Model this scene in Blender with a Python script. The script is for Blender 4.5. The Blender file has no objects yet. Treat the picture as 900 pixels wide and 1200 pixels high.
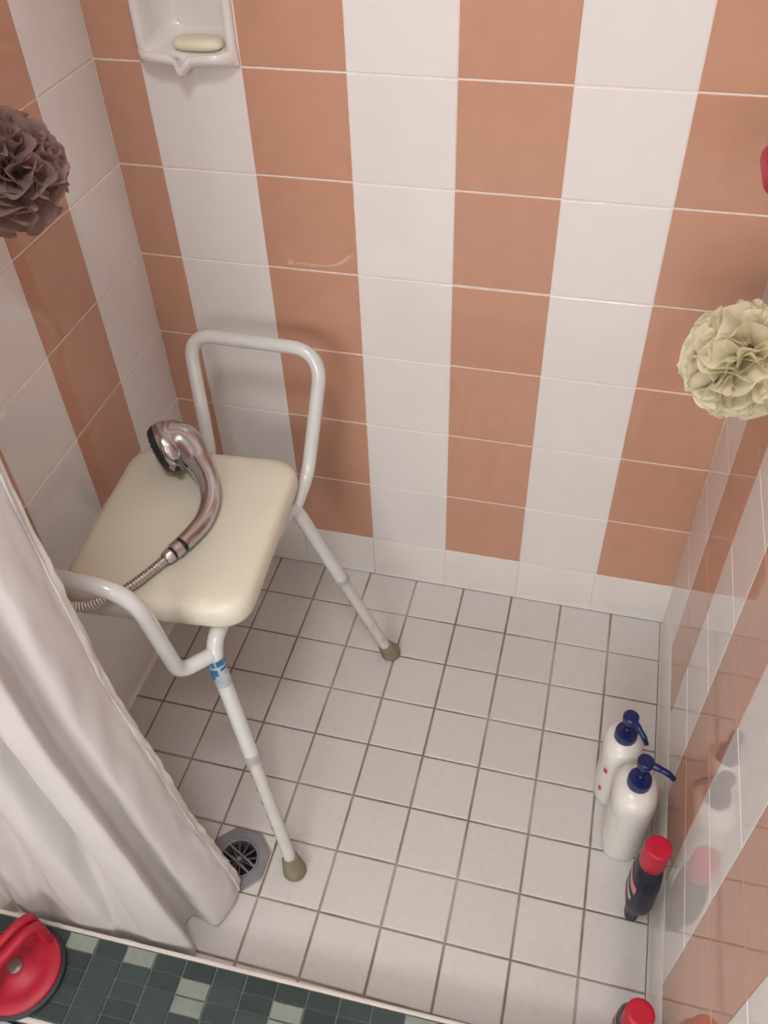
import bpy, bmesh, math, random
from mathutils import Vector, Matrix, noise
from math import sin, cos, pi, radians

SC = bpy.context.scene
COL = SC.collection
random.seed(7)

# ---------------------------------------------------------------- camera, world, exposure, lamp
cam_d = bpy.data.cameras.new('camera')
cam = bpy.data.objects.new('camera', cam_d); COL.objects.link(cam)
right = Vector((0.96879, 0.24594, -0.03112))
down = Vector((0.15186, -0.68801, -0.70963))
fwd = Vector((-0.19594, 0.68276, -0.70389))
M = Matrix((right, -down, -fwd)).transposed().to_4x4()
M.translation = Vector((0.66600, -1.18741, 1.41105))
cam.matrix_world = M
cam_d.sensor_fit = 'AUTO'; cam_d.sensor_width = 36.0
cam_d.lens = 1028.77 * 36.0 / 1200.0
cam_d.clip_start = 0.02
SC.camera = cam

W = bpy.data.worlds.new('world'); SC.world = W; W.use_nodes = True
W.node_tree.nodes['Background'].inputs[0].default_value = (0.9, 0.92, 1.0, 1)
W.node_tree.nodes['Background'].inputs[1].default_value = 0.05

SC.view_settings.view_transform = 'Standard'
SC.view_settings.look = 'None'
SC.view_settings.exposure = -0.06
SC.view_settings.gamma = 1.0
SC.view_settings.use_curve_mapping = False

SC.cycles.caustics_reflective = False

LAMP_POS = Vector((0.45, -1.22, 2.30))
LAMP_POWER = 11.5
ld = bpy.data.lights.new('lamp_light', 'AREA')
ld.shape = 'DISK'; ld.size = 0.34; ld.energy = LAMP_POWER; ld.color = (0.985, 0.97, 0.98)
lo = bpy.data.objects.new('lamp_light', ld); COL.objects.link(lo)
lo.location = LAMP_POS
# added fill light behind the camera, set in an invented window to brighten the walls
wd = bpy.data.lights.new('fill_light', 'AREA'); wd.shape = 'RECTANGLE'; wd.size = 1.1; wd.size_y = 0.8
wd.energy = 27.0; wd.color = (1.0, 0.97, 0.955)
wo = bpy.data.objects.new('fill_light', wd); COL.objects.link(wo)
wo.location = (0.45, -3.02, 1.80); wo.rotation_euler = (radians(90), 0, 0)

# ---------------------------------------------------------------- helpers
class MB:
    def __init__(s): s.v = []; s.f = []; s.m = []; s.uv = {}
    def add(s, vs, fs, mi=0):
        o = len(s.v); s.v += [tuple(v) for v in vs]
        for f in fs: s.f.append(tuple(i + o for i in f)); s.m.append(mi)
        return s
    def box(s, a, b, mi=0):
        x0, y0, z0 = a; x1, y1, z1 = b
        vs = [(x0,y0,z0),(x1,y0,z0),(x1,y1,z0),(x0,y1,z0),(x0,y0,z1),(x1,y0,z1),(x1,y1,z1),(x0,y1,z1)]
        return s.add(vs, [(0,3,2,1),(4,5,6,7),(0,1,5,4),(1,2,6,5),(2,3,7,6),(3,0,4,7)], mi)
    def bbox(s, a, b, r, mi=0):                       # box with chamfered edges
        bm = bmesh.new(); bmesh.ops.create_cube(bm, size=1.0)
        for v in bm.verts:
            for k in range(3): v.co[k] = (a[k]+b[k])/2 + v.co[k]*(b[k]-a[k])
        bmesh.ops.bevel(bm, geom=list(bm.edges), offset=r, segments=2, profile=.5, affect='EDGES')
        bm.verts.index_update()
        s.add([v.co[:] for v in bm.verts], [[v.index for v in f.verts] for f in bm.faces], mi); bm.free(); return s
    def tube(s, path, rad, n=12, caps=True, mi=0, flat=1.0):
        P = [Vector(p) for p in path]; L = len(P)
        R = rad if isinstance(rad, (list, tuple)) else [rad]*L
        t0 = (P[1]-P[0]).normalized()
        ref = Vector((0,0,1)) if abs(t0.z) < .9 else Vector((1,0,0))
        nrm = (ref - t0*ref.dot(t0)).normalized()
        vs = []; fs = []
        for i in range(L):
            t = (P[min(i+1,L-1)]-P[max(i-1,0)])
            t = t.normalized() if t.length > 1e-9 else t0
            nrm = (nrm - t*nrm.dot(t)).normalized(); b = t.cross(nrm)
            for k in range(n):
                a = 2*pi*k/n
                vs.append(P[i] + (nrm*cos(a)*flat + b*sin(a))*R[i])
        for i in range(L-1):
            for k in range(n):
                k2 = (k+1) % n
                fs.append((i*n+k, i*n+k2, (i+1)*n+k2, (i+1)*n+k))
        if caps:
            fs.append(tuple(reversed(range(n)))); fs.append(tuple(range((L-1)*n, L*n)))
        return s.add(vs, fs, mi)
    def lathe(s, prof, n=24, c=(0,0,0), axis=None, mi=0, close=True):
        # prof: list of (r, z) from bottom to top
        vs = []; fs = []
        for r, z in prof:
            for k in range(n):
                a = 2*pi*k/n; vs.append(Vector((r*cos(a), r*sin(a), z)))
        for i in range(len(prof)-1):
            for k in range(n):
                k2 = (k+1) % n
                fs.append((i*n+k, i*n+k2, (i+1)*n+k2, (i+1)*n+k))
        if close:
            fs.append(tuple(reversed(range(n)))); fs.append(tuple(range((len(prof)-1)*n, len(prof)*n)))
        if axis is not None:
            q = Vector((0,0,1)).rotation_difference(Vector(axis).normalized()).to_matrix()
            vs = [q @ v for v in vs]
        c = Vector(c); vs = [v + c for v in vs]
        return s.add(vs, fs, mi)
    def loft(s, rings, caps=True, mi=0):
        n = len(rings[0]); vs = [p for r in rings for p in r]; fs = []
        for i in range(len(rings)-1):
            for k in range(n):
                k2 = (k+1) % n
                fs.append((i*n+k, i*n+k2, (i+1)*n+k2, (i+1)*n+k))
        if caps:
            fs.append(tuple(reversed(range(n)))); fs.append(tuple(range((len(rings)-1)*n, len(rings)*n)))
        return s.add(vs, fs, mi)
    def mesh(s, name, mats, smooth=True, angle=35, off=(0,0,0)):
        me = bpy.data.meshes.new(name)
        o = Vector(off)
        me.from_pydata([Vector(v)-o for v in s.v], [], s.f)
        for m in (mats if isinstance(mats, (list, tuple)) else [mats]): me.materials.append(m)
        if any(s.m): me.polygons.foreach_set('material_index', s.m)
        if smooth:
            me.polygons.foreach_set('use_smooth', [True]*len(me.polygons))
            me.set_sharp_from_angle(angle=radians(angle))
        me.update()
        return me
    def build(s, name, mats, parent=None, smooth=True, angle=35, off=None):
        o3 = Vector((0,0,0)) if off is None else Vector(off)
        me = s.mesh(name, mats, smooth, angle, o3)
        o = bpy.data.objects.new(name, me); COL.objects.link(o)
        o.location = o3
        if parent is not None: child(o, parent)
        return o

def world_loc(o):
    return (world_loc(o.parent) if o.parent else Vector((0,0,0))) + o.location
def child(o, parent):
    # all thing roots carry translation only, so local = world - parent's world location
    o.location = o.location - world_loc(parent); o.parent = parent
def empty(name, loc):
    o = bpy.data.objects.new(name, None); COL.objects.link(o); o.location = loc
    o.empty_display_size = .03
    return o
def tag(o, label=None, cat=None, group=None, kind=None):
    if label: o['label'] = label
    if cat: o['category'] = cat
    if group: o['group'] = group
    if kind: o['kind'] = kind
    return o
def fillet(pts, r, n=7):
    P = [Vector(p) for p in pts]; out = [P[0]]
    for i in range(1, len(P)-1):
        a = (P[i-1]-P[i]); b = (P[i+1]-P[i])
        rr = r[i-1] if isinstance(r, (list, tuple)) else r
        d = min(rr, a.length*.49, b.length*.49)
        A = P[i]+a.normalized()*d; B = P[i]+b.normalized()*d
        for k in range(n+1):
            t = k/n; out.append(A*(1-t)**2 + P[i]*2*t*(1-t) + B*t*t)
    out.append(P[-1]); return out
def spline(pts, n=10):
    P = [Vector(p) for p in pts]; P = [P[0]*2-P[1]] + P + [P[-1]*2-P[-2]]; out = []
    for i in range(1, len(P)-2):
        for k in range(n):
            t = k/n
            out.append(.5*((2*P[i]) + (P[i+1]-P[i-1])*t + (2*P[i-1]-5*P[i]+4*P[i+1]-P[i+2])*t*t + (3*P[i]-P[i-1]-3*P[i+1]+P[i+2])*t**3))
    out.append(P[-2]); return out
def sq_ring(cx, cy, z, rx, ry, e=2.0, n=28, rot=0.0):
    out = []
    for k in range(n):
        a = 2*pi*k/n; c, s = cos(a), sin(a)
        x = rx*math.copysign(abs(c)**(2/e), c); y = ry*math.copysign(abs(s)**(2/e), s)
        out.append((cx + x*cos(rot)-y*sin(rot), cy + x*sin(rot)+y*cos(rot), z))
    return out

# ---------------------------------------------------------------- materials
def mat(name, col, rough=.5, metal=0.0, spec=.5, var=0.0, nscale=20.0, bump=0.0, bscale=60.0, coat=0.0,
        trans=0.0, sss=0.0, rand=0.0, rvar=0.0, dirt=None, dscale=8.0, dlo=.55, dhi=.75):
    m = bpy.data.materials.new(name); m.use_nodes = True
    nt = m.node_tree; N = nt.nodes; L = nt.links; b = N['Principled BSDF']
    b.inputs['Roughness'].default_value = rough; b.inputs['Metallic'].default_value = metal
    b.inputs['Specular IOR Level'].default_value = spec
    if coat: b.inputs['Coat Weight'].default_value = coat; b.inputs['Coat Roughness'].default_value = .08
    if trans: b.inputs['Transmission Weight'].default_value = trans
    if sss:
        b.inputs['Subsurface Weight'].default_value = sss; b.inputs['Subsurface Radius'].default_value = (.02,.015,.01)
    tc = N.new('ShaderNodeTexCoord'); geo = N.new('ShaderNodeNewGeometry')
    c = (*col, 1)
    sock = None
    rgb = N.new('ShaderNodeRGB'); rgb.outputs[0].default_value = c; sock = rgb.outputs[0]
    if var:
        nz = N.new('ShaderNodeTexNoise'); nz.inputs['Scale'].default_value = nscale; nz.inputs['Detail'].default_value = 5
        L.new(geo.outputs['Position'], nz.inputs['Vector'])
        mr = N.new('ShaderNodeMapRange'); mr.inputs[1].default_value = .3; mr.inputs[2].default_value = .7
        mr.inputs[3].default_value = 1-var; mr.inputs[4].default_value = 1+var
        L.new(nz.outputs[0], mr.inputs[0])
        mx = N.new('ShaderNodeMix'); mx.data_type = 'RGBA'; mx.blend_type = 'MULTIPLY'; mx.inputs[0].default_value = 1
        L.new(sock, mx.inputs[6]); L.new(mr.outputs[0], mx.inputs[7]); sock = mx.outputs[2]
    if rand:
        oi = N.new('ShaderNodeObjectInfo')
        mr = N.new('ShaderNodeMapRange'); mr.inputs[3].default_value = 1-rand; mr.inputs[4].default_value = 1+rand
        L.new(oi.outputs['Random'], mr.inputs[0])
        mx = N.new('ShaderNodeMix'); mx.data_type = 'RGBA'; mx.blend_type = 'MULTIPLY'; mx.inputs[0].default_value = 1
        L.new(sock, mx.inputs[6]); L.new(mr.outputs[0], mx.inputs[7]); sock = mx.outputs[2]
    if dirt:
        nz = N.new('ShaderNodeTexNoise'); nz.inputs['Scale'].default_value = dscale; nz.inputs['Detail'].default_value = 6
        L.new(geo.outputs['Position'], nz.inputs['Vector'])
        mr = N.new('ShaderNodeMapRange'); mr.inputs[1].default_value = dlo; mr.inputs[2].default_value = dhi
        L.new(nz.outputs[0], mr.inputs[0])
        mx = N.new('ShaderNodeMix'); mx.data_type = 'RGBA'; mx.inputs[7].default_value = (*dirt, 1)
        L.new(mr.outputs[0], mx.inputs[0]); L.new(sock, mx.inputs[6]); sock = mx.outputs[2]
    L.new(sock, b.inputs['Base Color'])
    if rvar:
        nz = N.new('ShaderNodeTexNoise'); nz.inputs['Scale'].default_value = 14
        L.new(geo.outputs['Position'], nz.inputs['Vector'])
        mr = N.new('ShaderNodeMapRange'); mr.inputs[1].default_value = .35; mr.inputs[2].default_value = .7
        mr.inputs[3].default_value = rough; mr.inputs[4].default_value = rough + rvar
        L.new(nz.outputs[0], mr.inputs[0]); L.new(mr.outputs[0], b.inputs['Roughness'])
    if bump:
        nz = N.new('ShaderNodeTexNoise'); nz.inputs['Scale'].default_value = bscale; nz.inputs['Detail'].default_value = 3
        L.new(geo.outputs['Position'], nz.inputs['Vector'])
        bp = N.new('ShaderNodeBump'); bp.inputs['Strength'].default_value = 1.0; bp.inputs['Distance'].default_value = bump
        L.new(nz.outputs[0], bp.inputs['Height']); L.new(bp.outputs[0], b.inputs['Normal'])
    return m

ORANGE = mat('orange_glaze', (.575,.312,.215), rough=.03, var=.03, nscale=30, rand=.025, bump=.0003, bscale=9, rvar=.05)
WHITE_T = mat('white_glaze', (.82,.795,.78), rough=.03, var=.015, nscale=25, rand=.02, bump=.0003, bscale=9, rvar=.05)
SKIRT = mat('skirting_glaze', (.76,.735,.70), rough=.16, var=.02, nscale=20, rand=.02, bump=.0005, bscale=12, rvar=.1)
WGROUT = mat('wall_grout', (.86,.79,.73), rough=.7, var=.06, nscale=60)
FLOOR_T = mat('floor_tile', (.64,.625,.61), rough=.30, var=.03, nscale=90, rand=.03, bump=.0004, bscale=40, rvar=.15,
              dirt=(.60,.54,.47), dscale=5.0, dlo=.62, dhi=.95)
FGROUT = mat('floor_grout', (.25,.20,.155), rough=.85, var=.25, nscale=25, dirt=(.46,.40,.33), dscale=4, dlo=.48, dhi=.66)
MOS_D = mat('dark_green_mosaic', (.032,.052,.052), rough=.30, var=.12, nscale=60, rand=.22)
MOS_L = mat('pale_green_mosaic', (.24,.275,.24), rough=.30, var=.10, nscale=60, rand=.12)
MGROUT = mat('mosaic_grout', (.14,.16,.15), rough=.8, var=.15, nscale=60)
TRIMW = mat('white_trim', (.66,.62,.58), rough=.35, var=.05, nscale=30, dirt=(.5,.42,.35), dscale=14, dlo=.6, dhi=.8)
PAINT = mat('white_paint', (.78,.76,.73), rough=.7, var=.02, nscale=8)
PFLOOR = mat('pale_vinyl', (.55,.56,.56), rough=.5, var=.05, nscale=12)
ENAMEL = mat('white_enamel', (.66,.68,.665), rough=.22, var=.03, nscale=30, coat=.3)
LOWTUBE = mat('lower_tube_enamel', (.62,.62,.585), rough=.28, var=.05, nscale=40, dirt=(.5,.45,.38), dscale=30, dlo=.62, dhi=.8)
GREYP = mat('grey_plastic', (.42,.43,.42), rough=.45, var=.05)
RUBBER = mat('olive_rubber', (.23,.205,.14), rough=.75, var=.12, nscale=60)
CREAM = mat('cream_plastic', (.76,.74,.61), rough=.34, var=.02, nscale=12, bump=.0003, bscale=300, rvar=.08)
STICK = mat('silver_sticker', (.42,.47,.53), rough=.3, var=.15, nscale=90)
STICKB = mat('blue_print', (.03,.15,.32), rough=.35, var=.2, nscale=90)
CHROME = mat('chrome', (.55,.54,.56), rough=.20, metal=1.0, var=.05, nscale=40)
CHROMED = mat('brushed_chrome', (.60,.57,.56), rough=.30, metal=1.0, var=.06, nscale=60)
BLACKP = mat('black_plastic', (.018,.020,.024), rough=.4, var=.1)
NOZZ = mat('grey_nozzle', (.10,.11,.12), rough=.5)
RED = mat('red_plastic', (.43,.014,.036), rough=.45, var=.05, nscale=30)
BLKRUB = mat('black_rubber', (.022,.022,.03), rough=.55, var=.1)
PIVOT = mat('grey_metal_pin', (.22,.16,.16), rough=.4, metal=.6, var=.2)
BOTW = mat('white_bottle_plastic', (.80,.79,.75), rough=.28, var=.01, sss=.15)
LABELW = mat('off_white_label', (.77,.76,.72), rough=.4, var=.02)
NAVY = mat('navy_plastic', (.006,.014,.10), rough=.32, var=.05)
REDCAP = mat('red_cap_plastic', (.50,.009,.035), rough=.42, var=.04, nscale=50)
NAVYB = mat('dark_bottle_plastic', (.017,.020,.032), rough=.38, var=.1, spec=.3)
PINKP = mat('pink_print', (.62,.22,.24), rough=.4, var=.15, nscale=120)
PALEP = mat('pale_print', (.55,.60,.60), rough=.4, var=.25, nscale=160)
REDP = mat('red_print', (.58,.03,.07), rough=.4, var=.1)
DRAING = mat('drain_grey_plastic', (.235,.235,.26), rough=.42, var=.08, nscale=40)
DRAINS = mat('drain_spoke_grey', (.11,.11,.125), rough=.5, var=.08)
DRAIND = mat('drain_dark', (.012,.012,.016), rough=.6)
SOAPDISH = mat('ceramic_white', (.80,.775,.75), rough=.10, var=.02, nscale=30, coat=.3)
SOAP = mat('pale_yellow_soap', (.82,.78,.60), rough=.45, sss=.2, var=.03)
LAMPW = mat('lamp_white', (.8,.8,.78), rough=.4)

def cloth(name, col, tr=.35, tcol=None, bump=.0004, bscale=900):
    m = bpy.data.materials.new(name); m.use_nodes = True
    nt = m.node_tree; N = nt.nodes; L = nt.links
    for n in list(N):
        if n.type != 'OUTPUT_MATERIAL': N.remove(n)
    out = [n for n in N if n.type == 'OUTPUT_MATERIAL'][0]
    geo = N.new('ShaderNodeNewGeometry')
    nz = N.new('ShaderNodeTexNoise'); nz.inputs['Scale'].default_value = 18; nz.inputs['Detail'].default_value = 4
    L.new(geo.outputs['Position'], nz.inputs['Vector'])
    cr = N.new('ShaderNodeMix'); cr.data_type = 'RGBA'
    cr.inputs[6].default_value = (*[c*.94 for c in col], 1); cr.inputs[7].default_value = (*[min(1, c*1.04) for c in col], 1)
    L.new(nz.outputs[0], cr.inputs[0])
    d = N.new('ShaderNodeBsdfPrincipled'); d.inputs['Roughness'].default_value = .6
    d.inputs['Sheen Weight'].default_value = .15
    t = N.new('ShaderNodeBsdfTranslucent'); t.inputs[0].default_value = (*(tcol or col), 1)
    mx = N.new('ShaderNodeMixShader'); mx.inputs[0].default_value = tr
    n2 = N.new('ShaderNodeTexNoise'); n2.inputs['Scale'].default_value = bscale
    L.new(geo.outputs['Position'], n2.inputs['Vector'])
    bp = N.new('ShaderNodeBump'); bp.inputs['Distance'].default_value = bump; bp.inputs['Strength'].default_value = .6
    L.new(n2.outputs[0], bp.inputs['Height']); L.new(bp.outputs[0], d.inputs['Normal'])
    L.new(cr.outputs[2], d.inputs['Base Color'])
    L.new(d.outputs[0], mx.inputs[1]); L.new(t.outputs[0], mx.inputs[2]); L.new(mx.outputs[0], out.inputs[0])
    return m
CURT = cloth('white_curtain_cloth', (.84,.81,.81), tr=.30, tcol=(.82,.76,.74))
HEM = cloth('curtain_hem_cloth', (.85,.82,.81), tr=.18)
NETC = cloth('cream_netting', (.90,.86,.67), tr=.45, bump=.0012, bscale=260)
NETB = cloth('brown_netting', (.44,.31,.29), tr=.45, bump=.0015, bscale=260)

def lampmat():
    m = bpy.data.materials.new('lamp_diffuser'); m.use_nodes = True
    b = m.node_tree.nodes['Principled BSDF']
    b.inputs['Emission Color'].default_value = (1,.94,.88,1); b.inputs['Emission Strength'].default_value = 3.0
    return m
LAMPE = lampmat()

# ---------------------------------------------------------------- the room
XL, XR = -0.0731, 0.8960
HB = 0.105; P = 0.15
YF = -0.985            # the tiled walls reach just past the curb
YO = -3.10             # far end of the bathroom behind the camera
ZC = 2.40
NZ = 15                # courses of wall tiles

tile_cache = {}
def tile_mesh(w, h, t, bev, m, nm='tile'):
    key = (round(w,4), round(h,4), t, bev, m.name)
    if key in tile_cache: return tile_cache[key]
    a, b = w/2, h/2
    vs = []
    for (ix, iz) in ((0, 0), (0, t-bev), (bev*.35, t-bev*.3), (bev, t)):
        vs += [(-a+ix,-b+ix,iz),(a-ix,-b+ix,iz),(a-ix,b-ix,iz),(-a+ix,b-ix,iz)]
    fs = [(0,3,2,1)]
    for r in range(3):
        for k in range(4):
            k2 = (k+1) % 4; fs.append((r*4+k, r*4+k2, r*4+4+k2, r*4+4+k))
    fs.append((12,13,14,15))
    me = MB().add(vs, fs).mesh(nm, m, smooth=False)
    tile_cache[key] = me; return me
def put_tile(me, loc, ex, ey, ez, parent, name='tile', tilt=.0016):
    o = bpy.data.objects.new(name, me); COL.objects.link(o)
    r = Matrix((Vector(ex), Vector(ey), Vector(ez))).transposed()
    j = Matrix.Rotation(random.uniform(-tilt,tilt),3,'X') @ Matrix.Rotation(random.uniform(-tilt,tilt),3,'Y')
    o.rotation_euler = (r @ j).to_euler(); o.location = loc
    child(o, parent); return o

# back wall, with a niche hole for the soap dish
SD = (0.002, 0.150, 1.005, 1.155)      # x0 x1 z0 z1 of the soap dish
wb = MB()
T = .06
wb.box((XL-.1, .0011, -.06), (SD[0]+.014, .0011+T+.03, ZC)); wb.box((SD[1]-.014, .0011, -.06), (XR+.1, .0011+T+.03, ZC))
wb.box((SD[0]+.014, .0011, -.06), (SD[1]-.014, .0011+T+.03, SD[2]+.016)); wb.box((SD[0]+.014, .0011, SD[3]-.014), (SD[1]-.014, .0011+T+.03, ZC))
wall_back = wb.build('wall_back', WGROUT, smooth=False)
tag(wall_back, 'rear shower wall of orange and white striped glazed tiles', 'wall', kind='structure')
cols_b = [(XL, 0.0, 'o')] + [(k*P, (k+1)*P, 'w' if k % 2 == 0 else 'o') for k in range(5)] + [(5*P, XR, 'o')]
G, GV = .0026, .0009
for (x0, x1, c) in cols_b:
    for r in range(NZ):
        z0 = HB + r*P; z1 = z0 + P
        if x0 == 0.0 and abs(z0-1.005) < .01: continue
        w, h = x1-x0-GV, P-G
        put_tile(tile_mesh(w, h, .008, .0010, ORANGE if c == 'o' else WHITE_T), ((x0+x1)/2, .008, (z0+z1)/2), (1,0,0), (0,0,1), (0,-1,0), wall_back)

# left wall
wl = MB(); wl.box((XL-.1, YF, -.06), (XL-.0011, .1, ZC))
wall_left = wl.build('wall_left', WGROUT, smooth=False)
tag(wall_left, 'left shower wall of white and orange striped tiles behind the stool', 'wall', kind='structure')
ys = [0.0] + [-.154-.15*k for k in range(6)] + [YF]
for k in range(len(ys)-1):
    for r in range(NZ):
        z0 = HB + r*P
        put_tile(tile_mesh(ys[k]-ys[k+1]-GV, P-G, .008, .0010, WHITE_T if k % 2 == 0 else ORANGE), (XL-.008, (ys[k]+ys[k+1])/2, z0+P/2), (0,1,0), (0,0,1), (1,0,0), wall_left)
# right wall
wr = MB(); wr.box((XR+.0011, YF, -.06), (XR+.1, .1, ZC))
wall_right = wr.build('wall_right', WGROUT, smooth=False)
tag(wall_right, 'glossy right shower wall of striped tiles reflecting the bottles', 'wall', kind='structure')
ysr = [-.1445*k for k in range(7)] + [YF]
PR, HR = .1405, .1055
for k in range(len(ysr)-1):
    for r in range(NZ):
        z0 = HR + r*PR
        put_tile(tile_mesh(ysr[k]-ysr[k+1]-GV, PR-G, .008, .0010, WHITE_T if k % 2 == 0 else ORANGE), (XR+.008, (ysr[k]+ysr[k+1])/2, z0+PR/2), (0,-1,0), (0,0,1), (-1,0,0), wall_right)

# skirting of coved tiles: profile (out, up) extruded tile by tile
def skirt_mesh(w, hb, fl):
    pr = [(fl+.0012,.0005),(fl*.6+.0012,.003),(fl*.25+.0012,.009),(.0012,.018),(.0008,hb-.003),(-.0004,hb-.0010),(-.008,hb-.0010),(-.008,.0005)]
    vs = []; n = len(pr)
    for x in (-w/2, w/2):
        for (o, z) in pr: vs.append((x, -o, z))
    fs = [tuple(range(n)), tuple(reversed(range(n, 2*n)))]
    for k in range(n):
        k2 = (k+1) % n; fs.append((k, n+k, n+k2, k2))
    return MB().add(vs, fs).mesh('skirting_tile', SKIRT, smooth=True, angle=50)
def skirting(name, spans, place, label, hb, fl):
    root = empty(name, (0,0,0)); tag(root, label, 'skirting', kind='structure')
    cache = {}
    for a, b in spans:
        w = abs(b-a)-GV
        if round(w,4) not in cache: cache[round(w,4)] = skirt_mesh(w, hb, fl)
        o = bpy.data.objects.new('skirting_tile', cache[round(w,4)]); COL.objects.link(o)
        loc, rz = place((a+b)/2); o.location = loc; o.rotation_euler = (0,0,rz); child(o, root)
skirting('baseboard_back', [(c[0],c[1]) for c in cols_b], lambda m: ((m,0,0), 0), 'white coved skirting tiles along the foot of the rear wall', HB-.001, .002)
skirting('baseboard_left', [(ys[k],ys[k+1]) for k in range(6)][:5] + [(ys[5],-.815)], lambda m: ((XL,m,0), pi/2), 'white coved skirting tiles under the left wall behind the stool', HB-.001, .008)
skirting('baseboard_right', [(ysr[k],ysr[k+1]) for k in range(5)] + [(ysr[5],-.812)], lambda m: ((XR,m,0), -pi/2), 'white coved skirting tiles under the right wall beside the bottles', HR-.001, .0030)

# shower floor: bed of grout with a hole for the drain, tiles on it
TF = .10069; FX = .79458; FY = -.09871
gx = [.8925] + [FX-k*TF for k in range(9)] + [XL-.004]
gy = [-.0015] + [FY-k*TF for k in range(8)] + [-.822]
DX0, DX1 = FX-6*TF, FX-5*TF            # the drain's cell
DY1, DY0 = FY-5*TF, FY-6*TF
DC = Vector(((DX0+DX1)/2-.0015, (DY0+DY1)/2-.0005, 0))
fb = MB()
zb, zt = -.06, -.0022
fb.box((XL-.02, DY1, zb), (XR+.02, .02, zt)); fb.box((XL-.02, -.84, zb), (XR+.02, DY0, zt))
fb.box((XL-.02, DY0, zb), (DX0, DY1, zt)); fb.box((DX1, DY0, zb), (XR+.02, DY1, zt))
nr = 32; ring = []; sq = []
for k in range(nr):
    a = 2*pi*k/nr; c, s = cos(a), sin(a); m_ = max(abs(c), abs(s))
    ring.append((DC.x+.0365*c, DC.y+.0365*s, zt)); sq.append((DC.x+TF/2*c/m_, DC.y+TF/2*s/m_, zt))
fb.add(ring+sq, [(k, nr+k, nr+(k+1) % nr, (k+1) % nr) for k in range(nr)])
floor = fb.build('floor', FGROUT, smooth=False)
tag(floor, 'shower floor of small square white tiles with brownish joints', 'floor', kind='structure')
GF = .0034
for i in range(len(gx)-1):
    for j in range(len(gy)-1):
        x1, x0 = gx[i], gx[i+1]; y1, y0 = gy[j], gy[j+1]
        if abs((x0+x1)/2-DC.x) < .01 and abs((y0+y1)/2-DC.y) < .01: continue
        put_tile(tile_mesh(x1-x0-GF, y1-y0-GF, .006, .0015, FLOOR_T), ((x0+x1)/2, (y0+y1)/2, -.006+random.uniform(-.0003,.0002)), (1,0,0), (0,1,0), (0,0,1), floor, tilt=.002)
# four cut corner pieces round the octagonal drain
hc = TF/2-GF/2; oc = .0285
for sx in (-1, 1):
    for sy in (-1, 1):
        pts = [(hc, hc), (hc, oc-.004), (oc-.004, hc)]
        if sx*sy < 0: pts = list(reversed(pts))
        tri = [(DC.x+sx*px, DC.y+sy*py) for px, py in pts]
        m = MB(); m.add([(x,y,-.0035) for x,y in tri]+[(x,y,-.0004) for x,y in tri], [(3,4,5),(2,1,0),(0,1,4,3),(1,2,5,4),(2,0,3,5)])
        o = m.build('tile', FLOOR_T, smooth=False, off=(DC.x+sx*.035, DC.y+sy*.035, 0)); child(o, floor)

# curb across the entrance, slightly askew, with a mosaic top
CZ = .05; CA = 0.020
curb = empty('trim_1', (XL, -.834, 0)); curb.rotation_euler = (0,0,CA)
tag(curb, 'low entrance curb topped with dark green mosaic tiles and white edging', 'curb', kind='structure')
def curbp(o): COL.objects.link(o) if o.name not in COL.objects else None; o.parent = curb; return o
CL = XR-XL+.012
m = MB(); m.box((-.008,-.124,-.06), (CL,0,CZ-.0025))
o = m.build('curb_body', MGROUT, smooth=False); o.parent = curb
for nm, y0, y1, zt_ in (('inner_edging', -.0034, .0026, CZ+.0008), ('outer_edging', -.130, -.1235, CZ+.001)):
    m = MB(); m.bbox((-.008,y0,CZ-.012), (CL,y1,zt_), .0012); o = m.build(nm, TRIMW); o.parent = curb
m = MB(); m.box((-.008,.0001,-.004), (CL,.003,CZ-.010)); o = m.build('curb_riser', TRIMW, smooth=False); o.parent = curb
MX, MY = .0467, .0236
light = {(0,0),(2,0),(4,1),(4,2),(7,1),(7,2),(9,3),(11,0),(13,2),(14,2),(16,4),(18,1),(-2,1),(-1,3),(5,4)}
x_first = .0479-XL
for i in range(-3, 21):
    for j in range(5):
        x0 = x_first + i*MX; y1 = -.0038 - j*MY
        if x0 > CL-.004 or x0+MX < 0: continue
        xa, xb = max(x0, -.004), min(x0+MX, CL)
        if xb-xa < .006: continue
        o = bpy.data.objects.new('mosaic_tile', tile_mesh(xb-xa-.0026, MY-.0022, .004, .0008, MOS_L if (i,j) in light else MOS_D, 'mosaic_tile'))
        COL.objects.link(o); o.parent = curb
        o.location = ((xa+xb)/2, y1-MY/2, CZ-.004+random.uniform(-.0003,.0003))
        o.rotation_euler = (random.uniform(-.006,.006), random.uniform(-.006,.006), 0)

# the rest of the bathroom: wider than the shower, plain floor, walls, ceiling, plus an added window for fill light
BX0, BX1 = -.75, 1.75
def setting(name, a, b, m_, label, cat):
    m = MB(); m.box(a, b); o = m.build(name, m_, smooth=False); tag(o, label, cat, kind='structure'); return o
setting('floor_2', (BX0, YO, -.06), (BX1, -.96, -.004), PFLOOR, 'plain grey bathroom floor outside the shower curb', 'floor')
wx0, wx1, wz0, wz1 = -.12, 1.02, 1.38, 2.22
m = MB()
m.box((BX0, YO-.1, -.06), (wx0, YO, ZC)); m.box((wx1, YO-.1, -.06), (BX1, YO, ZC)); m.box((wx0, YO-.1, -.06), (wx1, YO, wz0)); m.box((wx0, YO-.1, wz1), (wx1, YO, ZC))
tag(m.build('wall_front', PAINT, smooth=False), 'plain white bathroom wall behind the camera, with an added window for fill light', 'wall', kind='structure')
win = empty('fill_window_1', ((wx0+wx1)/2, YO, wz0)); tag(win, 'added frosted window behind the camera for fill light', 'window', kind='structure')
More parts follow.
